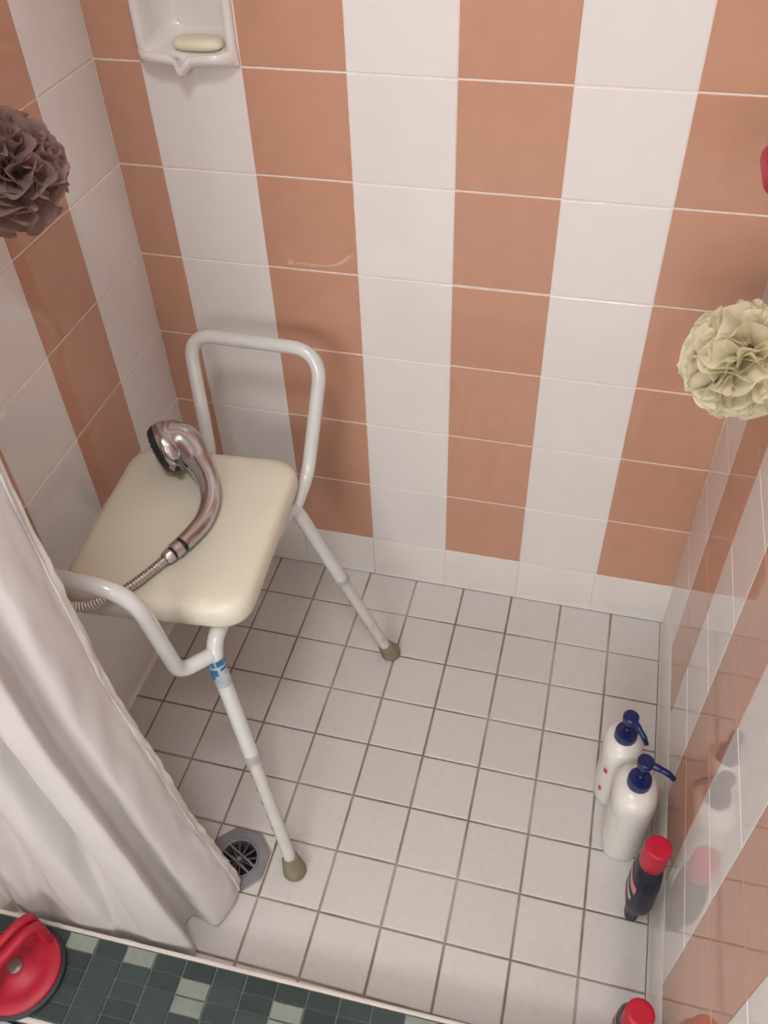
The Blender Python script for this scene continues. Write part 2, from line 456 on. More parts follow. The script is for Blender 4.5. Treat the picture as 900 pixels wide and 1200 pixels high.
m = MB(); m.box((wx0, YO-.06, wz0), (wx1, YO-.05, wz1)); m.build('fill_pane', LAMPE, win, smooth=False)  # glowing pane of the invented window, added as soft frontal fill
for a, b in (((wx0, YO-.05, wz0), (wx0+.04, YO, wz1)), ((wx1-.04, YO-.05, wz0), (wx1, YO, wz1)), ((wx0+.04, YO-.05, wz0), (wx1-.04, YO, wz0+.04)), ((wx0+.04, YO-.05, wz1-.04), (wx1-.04, YO, wz1))):
    m = MB(); m.box(a, b); m.build('fill_frame', LAMPW, win, smooth=False)
setting('wall_outer_left', (BX0-.1, YO-.1, -.06), (BX0, YF, ZC), PAINT, 'plain white bathroom wall left of the camera', 'wall')
setting('wall_outer_right', (BX1, YO-.1, -.06), (BX1+.1, YF, ZC), PAINT, 'plain white bathroom wall right of the camera', 'wall')
setting('trim_2', (BX0-.1, YF-.012, -.06), (XL+.0005, YF-.0005, ZC), PAINT, 'white plaster end of the left shower partition', 'wall')
setting('trim_3', (XR-.0005, YF-.012, -.06), (BX1+.1, YF-.0005, ZC), PAINT, 'white plaster end of the right shower partition', 'wall')
setting('ceiling', (BX0-.1, YO-.1, ZC), (BX1+.1, .1, ZC+.08), PAINT, 'plain white ceiling over the shower', 'ceiling')

# ceiling lamp (light itself set at the top)
lamp = empty('ceiling_light', (LAMP_POS.x, LAMP_POS.y, ZC)); tag(lamp, 'round white ceiling lamp above the shower entrance', 'lamp')
m = MB(); m.lathe([(.19,ZC-.05),(.20,ZC-.03),(.20,ZC)], 40, (LAMP_POS.x,LAMP_POS.y,0)); m.build('base', LAMPW, lamp)
m = MB(); m.lathe([(.05,ZC-.088),(.11,ZC-.082),(.16,ZC-.07),(.185,ZC-.05)], 40, (LAMP_POS.x,LAMP_POS.y,0)); m.build('diffuser', LAMPE, lamp)

# ---------------------------------------------------------------- shower stool
stool = empty('shower_stool', (.13,-.38,0))
tag(stool, 'white tubular shower stool with cream seat and two raised side handles', 'stool')
def seat_ring(inset, z, n=72, r=.050):
    C4 = [Vector((-.006,-.550)), Vector((.272,-.523)), Vector((.250,-.200)), Vector((-.030,-.222))]
    cen = sum(C4, Vector((0,0)))/4
    pts = []
    for i in range(4):
        p, a, b = C4[i], C4[i-1], C4[(i+1) % 4]
        rr = max(r-inset*.5, .008)
        A = p+(a-p).normalized()*rr; B = p+(b-p).normalized()*rr
        for k in range(9):
            t = k/8; pts.append(A*(1-t)**2 + p*2*t*(1-t) + B*t*t)
        nx = C4[(i+1) % 4]; nb = nx+(p-nx).normalized()*rr
        for k in range(1, 9): pts.append(B.lerp(nb, k/9))
    out = []
    for q in pts:
        d = q-cen; out.append((*(cen + d*(1-inset/.14)), z))
    return out
m = MB()
zs = .446
rings = [seat_ring(.020, zs+.003), seat_ring(.007, zs+.0015), seat_ring(.002, zs+.004), seat_ring(0, zs+.010), seat_ring(.0, zs+.022), seat_ring(.0012, zs+.030),
         seat_ring(.004, zs+.036), seat_ring(.010, zs+.0412), seat_ring(.02, zs+.0435), seat_ring(.045, zs+.0445), seat_ring(.08, zs+.0438), seat_ring(.115, zs+.0432)]
m.loft(rings); m.build('seat', CREAM, stool, angle=60)
# each leg: upper tube bent under the seat, a lower tube, clamp collar, rubber foot
RT = .0118
def make_leg(bend, foot, under, sticker=False):
    B, F, U = Vector(bend), Vector(foot), Vector(under)
    d = (F-B).normalized(); mid = B + d*((B.z-.238)/-d.z)
    lg = MB(); lg.tube(fillet([U, B, mid], .035), RT, 14)
    leg = lg.build('leg', ENAMEL, stool, off=tuple(mid))
    ft = B + d*((B.z-.012)/-d.z)
    e = MB(); e.tube([mid - d*.012, ft], .0103, 14); e.build('extension_tube', LOWTUBE, leg)
    c = MB(); c.tube([mid-d*.007, mid-d*.006, mid+d*.006, mid+d*.009], [RT+.0008, RT+.0022, RT+.0022, .0108], 16); c.build('clamp_collar', GREYP, leg)
    f = MB(); q = Vector((0,0,-1))
    base = Vector((F.x, F.y, .0006))
    f.tube([ft-d*.022, ft-d*.021, ft-d*.010, Vector((F.x,F.y,.011)), Vector((F.x,F.y,.005)), base], [.0118,.0132,.0158,.0186,.0190,.0172], 20)
    f.build('rubber_foot', RUBBER, leg)
    # adjustment holes along the camera-left side of the lower tube
    h = MB(); side = d.cross(Vector((.3,.95,0))).normalized()
    side = Vector((-.75,-.5,.25)); side = (side-d*side.dot(d)).normalized()
    for k in range(6):
        p = mid + d*(.035+.028*k) + side*.0098
        h.lathe([(.0028,0),(.0028,.0009)], 8, p, side)
    o = h.build('pin_holes', BLKRUB, leg); o['kind'] = 'stuff'
    if sticker:
        a, b = B+d*.020, B+d*.066
        s = MB(); s.tube([a, b], RT+.0004, 16, caps=False); st = s.build('maker_sticker', STICK, leg)
        tag(st, 'silver sticker with blue print')
    return leg, B, d
lf = make_leg((.2235,-.545,.432), (.336,-.652,0), (.226,-.40,.434), True)
make_leg((.2445,-.252,.434), (.384,-.200,0), (.235,-.385,.434))
make_leg((-.004,-.548,.432), (-.040,-.650,0), (.010,-.40,.434))
make_leg((.010,-.250,.434), (-.042,-.185,0), (.010,-.385,.434))
# blue print on the sticker of the front leg
B, d = lf[1], lf[2]
leg = lf[0]
cs = Vector((.45,-.75,.6)); cs = (cs-d*cs.dot(d)).normalized(); bn = d.cross(cs)
bp = MB()
def patch_on_tube(mb, s0, s1, a0, a1, r):
    vs = []; n = 5
    for s_ in (s0, s1):
        for k in range(n):
            a = radians(a0+(a1-a0)*k/(n-1)); vs.append(B + d*s_ + (cs*cos(a)+bn*sin(a))*r)
    mb.add(vs, [(k, k+1, n+k+1, n+k) for k in range(n-1)])
patch_on_tube(bp, .021, .030, -80, 70, RT+.0009); patch_on_tube(bp, .033, .044, 10, 75, RT+.0009)
patch_on_tube(bp, .033, .037, -70, -10, RT+.0009); patch_on_tube(bp, .044, .050, 40, 85, RT+.0009)
bp.build('sticker_print', STICKB, leg)
# crossbars under the seat that join both leg pairs
m = MB(); m.tube([(.010,-.392,.434),(.226,-.392,.434)], .0105, 12); m.build('crossbar', ENAMEL, stool)
# side handles
def handle(pts, r, name='side_handle'):
    m = MB(); m.tube(fillet(pts, r, 9), .0112, 14); return m.build(name, ENAMEL, stool)
handle([(.247,-.262,.418), (.252,-.190,.440), (.268,-.108,.632), (.041,-.106,.632), (.082,-.190,.440), (.030,-.262,.418)], [.03,.055,.045,.03])
handle([(.224,-.550,.418), (.193,-.588,.420), (.192,-.626,.632), (.032,-.622,.632), (.030,-.588,.420), (.006,-.550,.418)], [.022,.055,.045,.022])

# ---------------------------------------------------------------- hand shower lying on the seat
hs = empty('hand_shower', (.12,-.36,.4915))
tag(hs, 'chrome hand shower with black spray face lying on the cream seat', 'shower head')
HCn = Vector((.055,-.272,.5325)); nrm = Vector((-.80,-.50,-.28)).normalized()
m = MB()
m.lathe([(.0405,.0),(.0425,.004),(.0422,.009),(.0405,.015),(.037,.021),(.030,.026),(.020,.029),(.008,.030)], 36, HCn, -nrm)
m.build('head', CHROME, hs)
m = MB(); m.lathe([(.030,-.0125),(.0365,-.0105),(.0400,-.005),(.0405,.0),(.0405,.0035)], 36, HCn, -nrm)
face = m.build('spray_face', BLACKP, hs); tag(face, 'black spray face')
m = MB()
e1 = nrm.cross(Vector((0,0,1))).normalized(); e2 = nrm.cross(e1)
for rr, nn in ((.0, 1), (.010, 6), (.019, 12), (.027, 18), (.0345, 24)):
    for k in range(nn):
        a = 2*pi*k/nn; m.lathe([(.0018,0),(.0013,.0030)], 6, HCn + nrm*(.0115 if rr < .03 else .0095) + (e1*cos(a)+e2*sin(a))*rr, nrm)
o = m.build('spray_nozzles', NOZZ, face); o['kind'] = 'stuff'
hp = spline([HCn-nrm*.006, HCn-nrm*.018+Vector((.001,-.001,0)), HCn-nrm*.031+Vector((.007,-.008,-.004)), (.113,-.286,.528), (.137,-.310,.519), (.154,-.342,.510), (.160,-.380,.506), (.155,-.410,.505), (.148,-.434,.5045)], 8)
nr_ = len(hp); key = [.0405,.0375,.0290,.0205,.0160,.0142,.0135,.0130,.0126]
rad = [key[min(i//8,7)]*(1-(i % 8)/8) + key[min(i//8+1,8)]*((i % 8)/8) for i in range(nr_)]
m = MB(); m.tube(hp, rad, 20); m.build('grip', CHROME, hs)
lv = HCn - nrm*.012 + Vector((.012,-.030,-.006))
m = MB(); m.tube([lv-Vector((.010,.002,.004)), lv+Vector((.012,-.010,-.004))], [.0045,.0060], 10); m.build('spray_lever', CHROMED, hs)
m = MB(); m.lathe([(.0050,0),(.0050,.002)], 12, lv+Vector((.0125,-.0105,-.004)), (.75,-.6,-.25)); o = m.build('lever_recess', BLACKP, hs)
dE = (Vector((.108,-.522,.4985))-hp[-1]).normalized(); e = hp[-1]
m = MB(); m.tube([e-dE*.001, e+dE*.004], [.0105,.0105], 18); o = m.build('seal_ring', BLKRUB, hs)
m = MB(); m.tube([e+dE*.0035, e+dE*.0045, e+dE*.017, e+dE*.018], [.0112,.0124,.0120,.0105], 18); m.build('collar', CHROMED, hs)
m = MB(); m.tube([e+dE*.018, e+dE*.0195, e+dE*.0215], [.0095,.0095,.0095], 18); m.build('seal_ring', BLKRUB, hs)
m = MB(); m.tube([e+dE*.021, e+dE*.022, e+dE*.030, e+dE*.034], [.0098,.0110,.0104,.0078], 18); m.build('collar', CHROMED, hs)
hz = spline([e+dE*.030, (.1215,-.490,.4995), (.1045,-.522,.4990), (.084,-.541,.4965), (.054,-.5555,.4860), (.015,-.5615,.4830), (-.020,-.575,.488), (-.048,-.615,.52), (-.058,-.670,.62), (-.061,-.700,.74)], 28)
# ribbed hose: radius ripples along the length
dense = []
for i in range(len(hz)-1):
    for k in range(4): dense.append(hz[i].lerp(hz[i+1], k/4))
dense.append(hz[-1])
acc = 0; rr = []
for i, p_ in enumerate(dense):
    if i: acc += (p_-dense[i-1]).length
    rr.append(.0068 + .0008*sin(acc*2*pi/.0046))
m = MB(); m.tube(dense, rr, 10); m.build('hose', CHROMED, hs, angle=80)

# ---------------------------------------------------------------- shower curtain
rod = empty('curtain_rod', (.41,-.80,1.985)); tag(rod, 'straight white curtain rod spanning the shower entrance high up', 'rod')
m = MB(); m.tube([(XL+.001,-.80,1.985),(XR-.001,-.80,1.985)], .0125, 14); m.build('rail', ENAMEL, rod)
for x, s in ((XL+.0005, 1), (XR-.0005, -1)):
    m = MB(); m.lathe([(.030,0),(.030,.006),(.018,.012)], 20, (x,-.80,1.985), (s,0,0)); m.build('flange', ENAMEL, rod)

ctl = {   # plan of the folds at several heights, free edge first
 .030: [(.258,-.694),(.262,-.722),(.246,-.764),(.205,-.758),(.200,-.780),(.230,-.811),(.176,-.8150),(.140,-.8135),(.112,-.8125),(.098,-.8185),(.052,-.821),(.020,-.8185),(-.010,-.8175),(-.030,-.822),(-.062,-.815)],
 .280: [(.218,-.700),(.220,-.726),(.212,-.768),(.190,-.770),(.182,-.783),(.208,-.815),(.160,-.818),(.128,-.790),(.104,-.782),(.092,-.818),(.052,-.820),(.020,-.790),(-.010,-.782),(-.030,-.815),(-.062,-.800)],
 .600: [(.187,-.708),(.188,-.730),(.184,-.770),(.160,-.776),(.154,-.785),(.172,-.816),(.136,-.820),(.112,-.792),(.092,-.784),(.082,-.818),(.046,-.820),(.018,-.790),(-.010,-.784),(-.030,-.815),(-.062,-.800)],
 .950: [(.179,-.712),(.180,-.732),(.176,-.768),(.152,-.776),(.146,-.785),(.160,-.814),(.130,-.820),(.106,-.792),(.088,-.785),(.078,-.818),(.042,-.820),(.016,-.790),(-.010,-.784),(-.030,-.815),(-.062,-.800)],
 1.93: [(.170,-.770),(.168,-.782),(.164,-.806),(.146,-.814),(.138,-.800),(.130,-.782),(.112,-.786),(.098,-.810),(.082,-.816),(.066,-.788),(.040,-.784),(.014,-.808),(-.012,-.816),(-.034,-.790),(-.062,-.795)],
}
hts = sorted(ctl)
def plan(z):
    for i in range(len(hts)-1):
        if z <= hts[i+1] or i == len(hts)-2:
            a, b = hts[i], hts[i+1]
            t = max(0, min(1, (z-a)/(b-a)))
            a0 = ctl[hts[max(i-1,0)]]; a3 = ctl[hts[min(i+2,len(hts)-1)]]
            out = []
            for k in range(len(ctl[a])):
                p = [Vector(q[k]) for q in (a0, ctl[a], ctl[b], a3)]
                out.append(p[1].lerp(p[2], t*t*(3-2*t)*.35 + t*.65))
            return out
NU, NV = 120, 110
def curtain_grid(u0, u1, z_off=0, out=0.0, nu=NU, zr=None):
    z_lo, z_hi = .004, 1.93
    vs = []; fs = []
    for j in range(NV+1):
        t = j/NV; z = z_lo + (z_hi-z_lo)*(t**1.5)
        pl = spline([Vector((q.x,q.y,0)) for q in plan(z)], 12)
        for i in range(nu+1):
            u = u0+(u1-u0)*i/nu
            f = u*(len(pl)-1); k = min(int(f), len(pl)-2); p = pl[k].lerp(pl[k+1], f-k)
            tg = (pl[k+1]-pl[k]).normalized(); nn = Vector((-tg.y, tg.x, 0))
            # gathers from the stitched edge and soft creases in the cloth
            edge = math.exp(-u*14)
            w = .0022*noise.noise(Vector((u*26, z*16, 3.1))) + .0012*edge*sin(z*170 + 3*noise.noise(Vector((z*9,1,2)))) + .0032*edge*noise.noise(Vector((u*60, z*36, .5)))
            dz = 0
            if j == 0: dz = .004*sin(u*9)
            # bottom hem rises a little toward the free edge
            lift = (.014*math.exp(-u*7) if z < .5 else 0)*(1-min(1,(z-z_lo)/.3))
            lim = p + nn*(w+out)
            vs.append((max(lim.x, XL+.003), lim.y, z+dz+lift))
    for j in range(NV):
        for i in range(nu):
            a = j*(nu+1)+i; fs.append((a, a+1, a+nu+2, a+nu+1))
    return vs, fs
cur = empty('shower_curtain', (.09,-.79,.016)); tag(cur, 'white fabric shower curtain bunched in folds at the left side', 'curtain')
vs, fs = curtain_grid(0, 1)
m = MB(); m.add(vs, fs); cl = m.build('curtain_cloth', CURT, cur, angle=180)
s = cl.modifiers.new('thickness', 'SOLIDIFY'); s.thickness = .0009; s.offset = 0
vs, fs = curtain_grid(0.0, .040, out=0.0, nu=8)
m = MB(); m.add(vs, fs); h = m.build('side_hem', HEM, cur, angle=180)
s = h.modifiers.new('thickness', 'SOLIDIFY'); s.thickness = .0026; s.offset = 0
for k in range(7):
    x = -.045 + k*.034
    m = MB(); cen = Vector((x,-.80,1.967)); pts = [cen+Vector((0, .036*sin(a), .036*cos(a))) for a in [2*pi*i/24 for i in range(25)]]
    m.tube(pts, .0022, 8); m.build('curtain_ring', CHROMED, cur)

# ---------------------------------------------------------------- drain
dr = empty('floor_drain', (DC.x, DC.y, -.03)); tag(dr, 'grey octagonal floor drain with round slotted grate beside the curtain hem', 'drain')
ap = .0470; R8 = ap/cos(pi/8); n = 48
def octp(a):
    k = round((a)/(pi/4)); return ap/cos(a-k*pi/4)
vs = []; prof = [(1.0,-.0022,0),(1.0,.0012,0),(.972,.0024,0),(0,.0026,.0345),(0,.0015,.0330),(0,-.028,.0325)]
for (s_, z, rr_) in prof:
    for k in range(n):
        a = 2*pi*k/n; r = octp(a)*s_ if s_ else rr_
        vs.append((DC.x+r*cos(a), DC.y+r*sin(a), z))
fs = []
for i in range(len(prof)-1):
    for k in range(n):
        k2 = (k+1) % n; fs.append((i*n+k, i*n+k2, (i+1)*n+k2, (i+1)*n+k))
m = MB(); m.add(vs, fs); m.build('frame', DRAING, dr, angle=25)
m = MB(); m.lathe([(.0325,-.030),(.0325,-.0285),(.0320,-.028)], 32, (DC.x,DC.y,0)); m.build('sump', DRAIND, dr)
gr_ = MB(); gr_.lathe([(.0297,-.009),(.0326,-.009),(.0326,.0016),(.0315,.0022),(.0297,.0016),(.0297,-.009)], 40, (DC.x,DC.y,0), close=False)
gr_.lathe([(.0040,-.008),(.0040,-.0005),(.003,.0)], 20, (DC.x,DC.y,0))
grate = gr_.build('grate', DRAING, dr)
BA = radians(-25.6)      # direction of the raised double bar
sp0 = MB(); sp0.bbox((.003,-.0014,-.009), (.0305,.0014,-.0045), .0005)
spoke_me = sp0.mesh('spoke', DRAINS)
for k in range(12):
    a = BA + 2*pi*(k+.5)/12
    o = bpy.data.objects.new('spoke', spoke_me); COL.objects.link(o); o.location = (DC.x, DC.y, 0); o.rotation_euler = (0,0,a); child(o, grate)
for sgn in (-1, 1):
    m = MB(); m.bbox((-.0295,-.0013,-.003), (.0295,.0013,.0024), .0006)
    o = m.build('cross_rib', DRAING); off = Vector((-sin(BA), cos(BA), 0))*.0066*sgn
    o.location = DC+off; o.rotation_euler = (0,0,BA); child(o, grate)

# ---------------------------------------------------------------- bottles
def pump_bottle(name, cx, cy, top, label, rot=0.0, nozzle=0.0, wf=1.0, red_marks=False):
    k = top/.250
    root = empty(name, (cx,cy,0)); tag(root, label, 'bottle', 'white pump bottles by the right wall')
    def prof(z):
        # half widths along the bottle's narrow and wide axes at height z
        pts = [(.0,.0275,.0375),(.004,.0305,.0405),(.03,.0315,.0418),(.10,.0322,.0425),(.140,.0338,.0432),(.158,.0338,.0430),(.169,.0318,.0400),(.177,.0265,.0320),(.183,.0175,.0190)]
        pts = [(z, a*wf, b*wf) for z, a, b in pts]
        for i in range(len(pts)-1):
            if z <= pts[i+1][0]:
                t = (z-pts[i][0])/(pts[i+1][0]-pts[i][0]); return tuple(pts[i][j]*(1-t)+pts[i+1][j]*t for j in (1,2))
        return pts[-1][1:]
    zs = [0,.004,.015,.03,.06,.10,.125,.14,.150,.158,.164,.170,.174,.178,.181,.183]
    m = MB(); m.loft([sq_ring(cx,cy,z*k+.0004,*prof(z),2.5,36,rot) for z in zs]); m.build('body', BOTW, root, angle=50)
    def patch(nm, a0, a1, z0, z1, mt, off=.0006, par=root):
        vs = []; fs = []; na, nz = 9, 5
        for j in range(nz):
            z = z0+(z1-z0)*j/(nz-1); rx, ry = prof(z); ring_ = None
            for i in range(na):
                a = radians(a0+(a1-a0)*i/(na-1)); c, s_ = cos(a), sin(a); e = 2.5
                x = (rx+off)*math.copysign(abs(c)**(2/e), c); y = (ry+off)*math.copysign(abs(s_)**(2/e), s_)
                vs.append((cx+x*cos(rot)-y*sin(rot), cy+x*sin(rot)+y*cos(rot), z*k+.0004))
        for j in range(nz-1):
            for i in range(na-1): fs.append((j*na+i, j*na+i+1, (j+1)*na+i+1, (j+1)*na+i))
        mm = MB(); mm.add(vs, fs); return mm.build(nm, mt, par, angle=180)
    lb = patch('front_label', 130, 244, .022, .135, LABELW)
    if red_marks:
        patch('printed_mark', 226, 240, .112, .126, REDP, .0012, lb)
        patch('printed_mark', 222, 234, .046, .060, REDP, .0012, lb)
    # pump: ridged collar, stem, head, spout
    c0 = .183*k
    m = MB(); nn = 40; rings = []
    for z, r, rip in ((c0-.004,.0168,.0),(c0-.002,.0178,.0005),(c0+.014,.0176,.0005),(c0+.0175,.0168,.0),(c0+.0185,.0120,0)):
        rings.append([(cx+(r-rip*(i % 2))*cos(2*pi*i/nn), cy+(r-rip*(i % 2))*sin(2*pi*i/nn), z) for i in range(nn)])
    m.loft(rings); m.build('pump_collar', NAVY, root, angle=50)
    zt = top
    m = MB(); m.lathe([(.0062,c0+.018),(.0062,c0+.026),(.0046,c0+.027),(.0046,zt-.012)], 16, (cx,cy,0)); m.build('pump_stem', NAVY, root)
    m = MB(); m.lathe([(.0095,zt-.017),(.0118,zt-.014),(.0125,zt-.008),(.0122,zt-.0025),(.0105,zt-.0005),(.006,zt)], 24, (cx,cy,0)); m.build('pump_head', NAVY, root)
    dv = Vector((cos(nozzle), sin(nozzle), 0)); c = Vector((cx,cy,0))
    m = MB(); m.tube(spline([c+dv*.006+Vector((0,0,zt-.007)), c+dv*.020+Vector((0,0,zt-.0075)), c+dv*.034+Vector((0,0,zt-.011)), c+dv*.0435+Vector((0,0,zt-.019))], 5), [.0056]*6+[.0048]*6+[.0040]*4, 12)
    m.build('pump_spout', NAVY, root)
pump_bottle('pump_bottle', .818, -.388, .228, 'white pump bottle with red printed marks, standing behind the other one', nozzle=radians(-52), wf=.90, red_marks=True)
pump_bottle('pump_bottle', .8395, -.475, .252, 'taller white pump bottle with blank side, right behind the red-capped bottle', nozzle=radians(-14))

def red_bottle(cx, cy, label, rot=0.0, h=.232):
    root = empty('capped_bottle', (cx,cy,0)); tag(root, label, 'bottle', 'dark bottles with red caps along the right wall')
    pts = [(.0,.0095,.0115),(.004,.0105,.0130),(.028,.0112,.0145),(.052,.0155,.0235),(.072,.0195,.0315),(.088,.0207,.0342),(.12,.0205,.0335),(.150,.0200,.0310),(.168,.0185,.0250),(.178,.0165,.0180),(.182,.0155,.0160)]
    pts = [(z*h/.232,a,b) for z,a,b in pts]; kz = h/.232
    def prof(z):
        for i in range(len(pts)-1):
            if z <= pts[i+1][0]:
                t = (z-pts[i][0])/(pts[i+1][0]-pts[i][0]); return tuple(pts[i][j]*(1-t)+pts[i+1][j]*t for j in (1,2))
        return pts[-1][1:]
    m = MB(); m.loft([sq_ring(cx,cy,z*kz+.0004,*prof(z*kz),2.6,32,rot) for z in (0,.004,.015,.028,.036,.044,.052,.060,.066,.072,.080,.088,.10,.12,.14,.150,.160,.168,.173,.178,.182)]); m.build('body', NAVYB, root, angle=50)
    def patch(nm, a0, a1, z0, z1, mt, off=.0006):
        vs = []; fs = []; na, nz = 9, 5
        for j in range(nz):
            z = (z0+(z1-z0)*j/(nz-1))*kz; rx, ry = prof(z)
            for i in range(na):
                a = radians(a0+(a1-a0)*i/(na-1)); c, s_ = cos(a), sin(a); e = 2.6
                x = (rx+off)*math.copysign(abs(c)**(2/e), c); y = (ry+off)*math.copysign(abs(s_)**(2/e), s_)
                vs.append((cx+x*cos(rot)-y*sin(rot), cy+x*sin(rot)+y*cos(rot), z+.0004))
        for j in range(nz-1):
            for i in range(na-1): fs.append((j*na+i, j*na+i+1, (j+1)*na+i+1, (j+1)*na+i))
        mm = MB(); mm.add(vs, fs); mm.build(nm, mt, root, angle=180)
    patch('printed_band', 150, 232, .128, .146, PINKP)
    patch('printed_band', 165, 222, .103, .114, PALEP)
    patch('printed_band', 160, 205, .070, .092, PINKP)
    m = MB(); nn = 44; rings = []
    for z, r, rip in ((h-.050,.0176,0),(h-.048,.0186,.0005),(h-.003,.0184,.0005),(h-.0008,.0178,0),(h,.0168,0),(h,.012,0)):
        rings.append([(cx+(r-rip*(i % 2))*cos(2*pi*i/nn), cy+(r-rip*(i % 2))*sin(2*pi*i/nn), z) for i in range(nn)])
    m.loft(rings); m.build('screw_cap', REDCAP, root, angle=50)
red_bottle(.8640, -.592, 'dark navy bottle with ribbed red cap in front of the white pump bottles')
red_bottle(.8570, -.790, 'red-capped bottle by the entrance curb, cut off by the bottom of the photo', h=.184)

# ---------------------------------------------------------------- soap dish and soap
sd = empty('soap_dish', ((SD[0]+SD[1])/2, 0, SD[2])); tag(sd, 'white ceramic soap dish recessed in the rear wall tiles', 'soap dish')
x0, x1, z0, z1 = SD
cxs = (x0+x1)/2
def dish_ring(inset, y, r, zoff=0.0):
    a0, a1, b0, b1 = x0+inset, x1-inset, z0+inset+zoff, z1-inset
    out = []
    for (px, pz, sa) in ((a1-r,b0+r,-90),(a1-r,b1-r,0),(a0+r,b1-r,90),(a0+r,b0+r,180)):
        for k in range(7):
            t = radians(sa+90*k/6); out.append((px+r*cos(t), y, pz+r*sin(t)))
    return out
m = MB()
m.loft([dish_ring(.001,.008,.004), dish_ring(.001,-.004,.004), dish_ring(.0025,-.0085,.006), dish_ring(.007,-.011,.009), dish_ring(.012,-.0095,.012),
        dish_ring(.0155,-.004,.014), dish_ring(.018,.012,.016), dish_ring(.022,.045,.018), dish_ring(.032,.055,.016)], caps=False)
bk = dish_ring(.032,.055,.016); m.add(bk, [tuple(range(len(bk)))])
m.build('recess', SOAPDISH, sd, angle=60)
# projecting lip with a pouring notch in the middle
nu = 48; rows = []
for i in range(nu+1):
    u = -1+2*i/nu; x = cxs + u*(.0735-.0)
    endf = max(0, 1-abs(u)**6)
    nt_ = math.exp(-(u/.10)**2); sh = math.exp(-(u/.30)**2)
    pr_ = (.029*endf + .005) + .008*nt_
    dz = -.012*nt_ - .003*sh + .002*endf
    zt = z0+.020 + .004*abs(u)**3 + dz
    rows.append([(x, .000, z0+.002), (x, -.006, z0+.0015+dz*.6), (x, -pr_*.75, z0+.004+dz*.9), (x, -pr_, z0+.011+dz), (x, -pr_*.98, zt-.002), (x, -pr_*.86, zt),
                 (x, -pr_*.68, zt-.003), (x, -pr_*.4, zt-.007-dz*.5), (x, .004, zt-.008-dz*.7), (x, .030, z0+.017)])
vs = [p for r_ in rows for p in r_]; nn = 10; fs = []
for i in range(nu):
    for k in range(nn-1): fs.append((i*nn+k, (i+1)*nn+k, (i+1)*nn+k+1, i*nn+k+1))
fs.append(tuple(reversed(range(nn)))); fs.append(tuple(range(nu*nn, nu*nn+nn)))
m = MB(); m.add(vs, fs); m.build('tray_lip', SOAPDISH, sd, angle=70)
sb = empty('soap_bar', (.088, .012, z0+.0165)); tag(sb, 'pale yellow worn soap bar in the white soap dish', 'soap')
m = MB(); m.loft([sq_ring(.088,.010,z0+.0185,.030,.015,2.6), sq_ring(.088,.010,z0+.021,.036,.019,2.6), sq_ring(.088,.010,z0+.026,.037,.020,2.6), sq_ring(.088,.010,z0+.031,.033,.017,2.6), sq_ring(.088,.010,z0+.033,.022,.010,2.6)])
m.build('bar', SOAP, sb, angle=80)

# ---------------------------------------------------------------- red suction grab handles
def frame_of(nrm, along):
    n_ = Vector(nrm).normalized(); a = Vector(along); a = (a-n_*a.dot(n_)).normalized(); return a, n_.cross(a), n_
def suction_handle(name, pos, nrm, along, label, hgt=.072):
    pos = Vector(pos); ax, ay, az = frame_of(nrm, along)
    root = empty(name, pos); tag(root, label, 'suction handle', 'red suction grab handles')
    q = lambda x, y, z: pos + ax*x + ay*y + az*z
    m = MB(); m.lathe([(.0640,.0004),(.0660,.002),(.0655,.006),(.0600,.009)], 48, pos, az); r_ = m.build('rubber_ring', BLKRUB, root); tag(r_, 'black rubber sealing ring')
    m = MB(); m.lathe([(.0590,.006),(.0612,.010),(.0605,.014),(.0560,.0165),(.045,.0175),(.040,.0165),(.026,.0180),(.020,.023),(.012,.024)], 48, pos, az); m.build('disc', RED, root)
    # two parallel arched bars: grip and release lever
    for nm, y0, hh, s in (('grip_bar', .0085, hgt, 1.0), ('release_lever', -.0085, hgt-.004, .97)):
        path = fillet([q(.051*s,y0*1.1,.012), q(.054*s,y0,hh*.86), q(.036*s,y0,hh), q(-.036*s,y0,hh), q(-.054*s,y0,hh*.86), q(-.051*s,y0*1.1,.012)], [.014,.014,.014,.014], 7)
        mm = MB(); n_ = 14; P_ = path; rings = []
        for i, p in enumerate(P_):
            t = (P_[min(i+1,len(P_)-1)]-P_[max(i-1,0)]).normalized(); nn2 = ay; b_ = t.cross(nn2).normalized()
            rings.append([p + nn2*(.0068*math.copysign(abs(cos(a))**.7, cos(a))) + b_*(.0075*math.copysign(abs(sin(a))**.7, sin(a))) for a in [2*pi*k/n_ for k in range(n_)]])
        mm.loft(rings); mm.build(nm, RED, root, angle=60)
    for s in (-1, 1):
        m = MB(); c = q(.050*s, 0, .040); m.tube([c-ay*.015, c+ay*.015], .0045, 12); m.build('pivot_pin', PIVOT, root)
    m = MB(); m.lathe([(.011,0),(.011,.004),(.008,.006)], 20, q(0,0,.022), az); m.build('hub', PIVOT, root)
    for dx, dy in ((.016,.008),(-.012,.012),(.004,-.017)):
        m = MB(); m.lathe([(.0036,0),(.0036,.003)], 12, q(dx,dy,.0185), az); m.build('rivet', PIVOT, root)
    return q
suction_handle('suction_handle', (.004,-.905,CZ+.0012), (0,0,1), (.34,.94,0), 'red suction grab handle with black rim lying on the mosaic curb', hgt=.086)
qw = suction_handle('suction_handle', (XR,-.300,1.050), (-1,0,0), (0,1,0), 'red suction grab handle stuck on right wall above the cream pouf', hgt=.087)

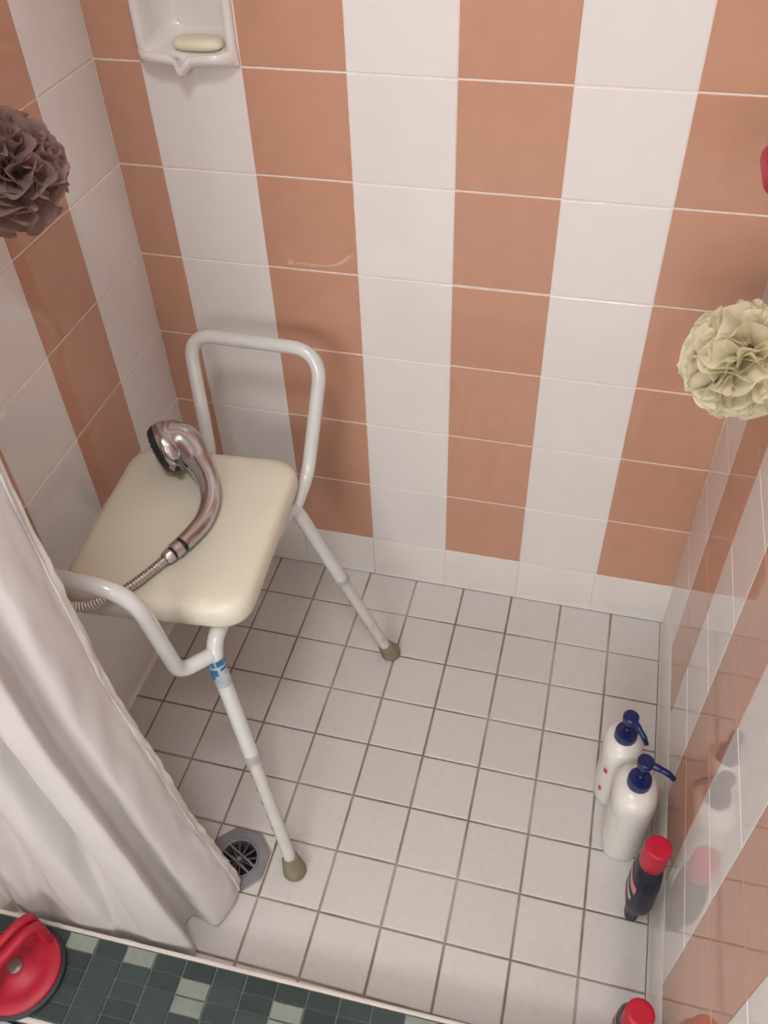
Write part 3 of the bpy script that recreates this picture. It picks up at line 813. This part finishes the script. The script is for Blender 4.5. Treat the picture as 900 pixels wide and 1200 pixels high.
# ---------------------------------------------------------------- bath poufs
def pouf(name, c, R, mt, label, seed, hook, nruf=46, frq=(3.5,6.5), amp=(.12,.24)):
    c = Vector(c); rnd = random.Random(seed)
    root = empty(name, c); tag(root, label, 'bath pouf')
    m = MB()
    nu_, nv_ = 64, 6
    for s in range(nruf):
        ax = Vector((rnd.gauss(0,1), rnd.gauss(0,1), rnd.gauss(0,1))).normalized()
        e1 = ax.orthogonal().normalized(); e2 = ax.cross(e1)
        a0 = rnd.uniform(0, 2*pi); span = rnd.uniform(1.6, 3.4); fr = rnd.uniform(*frq); ph = rnd.uniform(0, 6)
        tilt = rnd.uniform(-.45,.45); Rm = R*rnd.uniform(.90,1.03); am = rnd.uniform(*amp)
        vs = []; fs = []
        for i in range(nu_+1):
            t = i/nu_; a = a0+span*t; endf = sin(pi*t)**.35
            for j in range(nv_+1):
                v = j/nv_; r = Rm*(.35+.65*v*(.75+.25*endf))
                dirv = e1*cos(a)+e2*sin(a)
                lat = am*R*v*v*sin(fr*a*2+ph)+tilt*R*v*.8 + .05*R*v*sin(fr*5*a+ph*2)
                p = dirv*r + ax*lat
                L_ = p.length
                if L_ > Rm: p *= Rm/L_*(1+.04*sin(a*11+ph))
                vs.append(c+p)
        for i in range(nu_):
            for j in range(nv_):
                k = i*(nv_+1)+j; fs.append((k, k+1, k+nv_+2, k+nv_+1))
        m.add(vs, fs)
    o = m.build('netting', mt, root, angle=180); o['kind'] = 'stuff'
    m = MB(); hk = Vector(hook); dv = (hk-c).normalized(); side = dv.orthogonal().normalized()
    mid = (c+hk)/2
    m.tube(spline([c+dv*R*.5, mid+side*.006, hk+side*.004, hk+dv*.006, hk-side*.004, mid-side*.006, c+dv*R*.5], 6), .0013, 6); m.build('cord', mt, root)
pouf('bath_pouf', (.828,-.345,.857), .0640, NETC, 'cream mesh bath pouf hanging beside the right wall', 3, (.858,-.345,.962), 54, (1.6,3.2), (.09,.19))
pouf('bath_pouf', (.000,-.350,.996), .0680, NETB, 'brown mesh bath pouf hanging beside the left wall', 11, (-.040,-.345,1.150), 60, (2,4.5), (.14,.28))
hk = empty('wall_hook', (XR,-.345,.967)); tag(hk, 'small chrome hook on the right wall carrying the cream pouf', 'hook')
m = MB(); m.lathe([(.016,0),(.016,.004),(.010,.006)], 20, (XR,-.345,.970), (-1,0,0)); m.build('rosette', CHROMED, hk)
m = MB(); m.tube(spline([(XR-.004,-.345,.970),(XR-.020,-.345,.965),(XR-.032,-.345,.962),(XR-.038,-.345,.968),(XR-.038,-.345,.977)], 6), .0030, 10); m.build('peg', CHROMED, hk)
hk = empty('wall_hook', (XL,-.345,1.155)); tag(hk, 'small chrome hook on the left wall carrying the brown pouf', 'hook')
m = MB(); m.lathe([(.018,0),(.018,.004),(.012,.006)], 20, (XL,-.345,1.160), (1,0,0)); m.build('rosette', CHROMED, hk)
m = MB(); m.tube(spline([(XL+.004,-.345,1.160),(XL+.022,-.345,1.154),(XL+.034,-.345,1.150),(XL+.042,-.345,1.160),(XL+.042,-.345,1.172)], 6), .0032, 10); m.build('peg', CHROMED, hk)
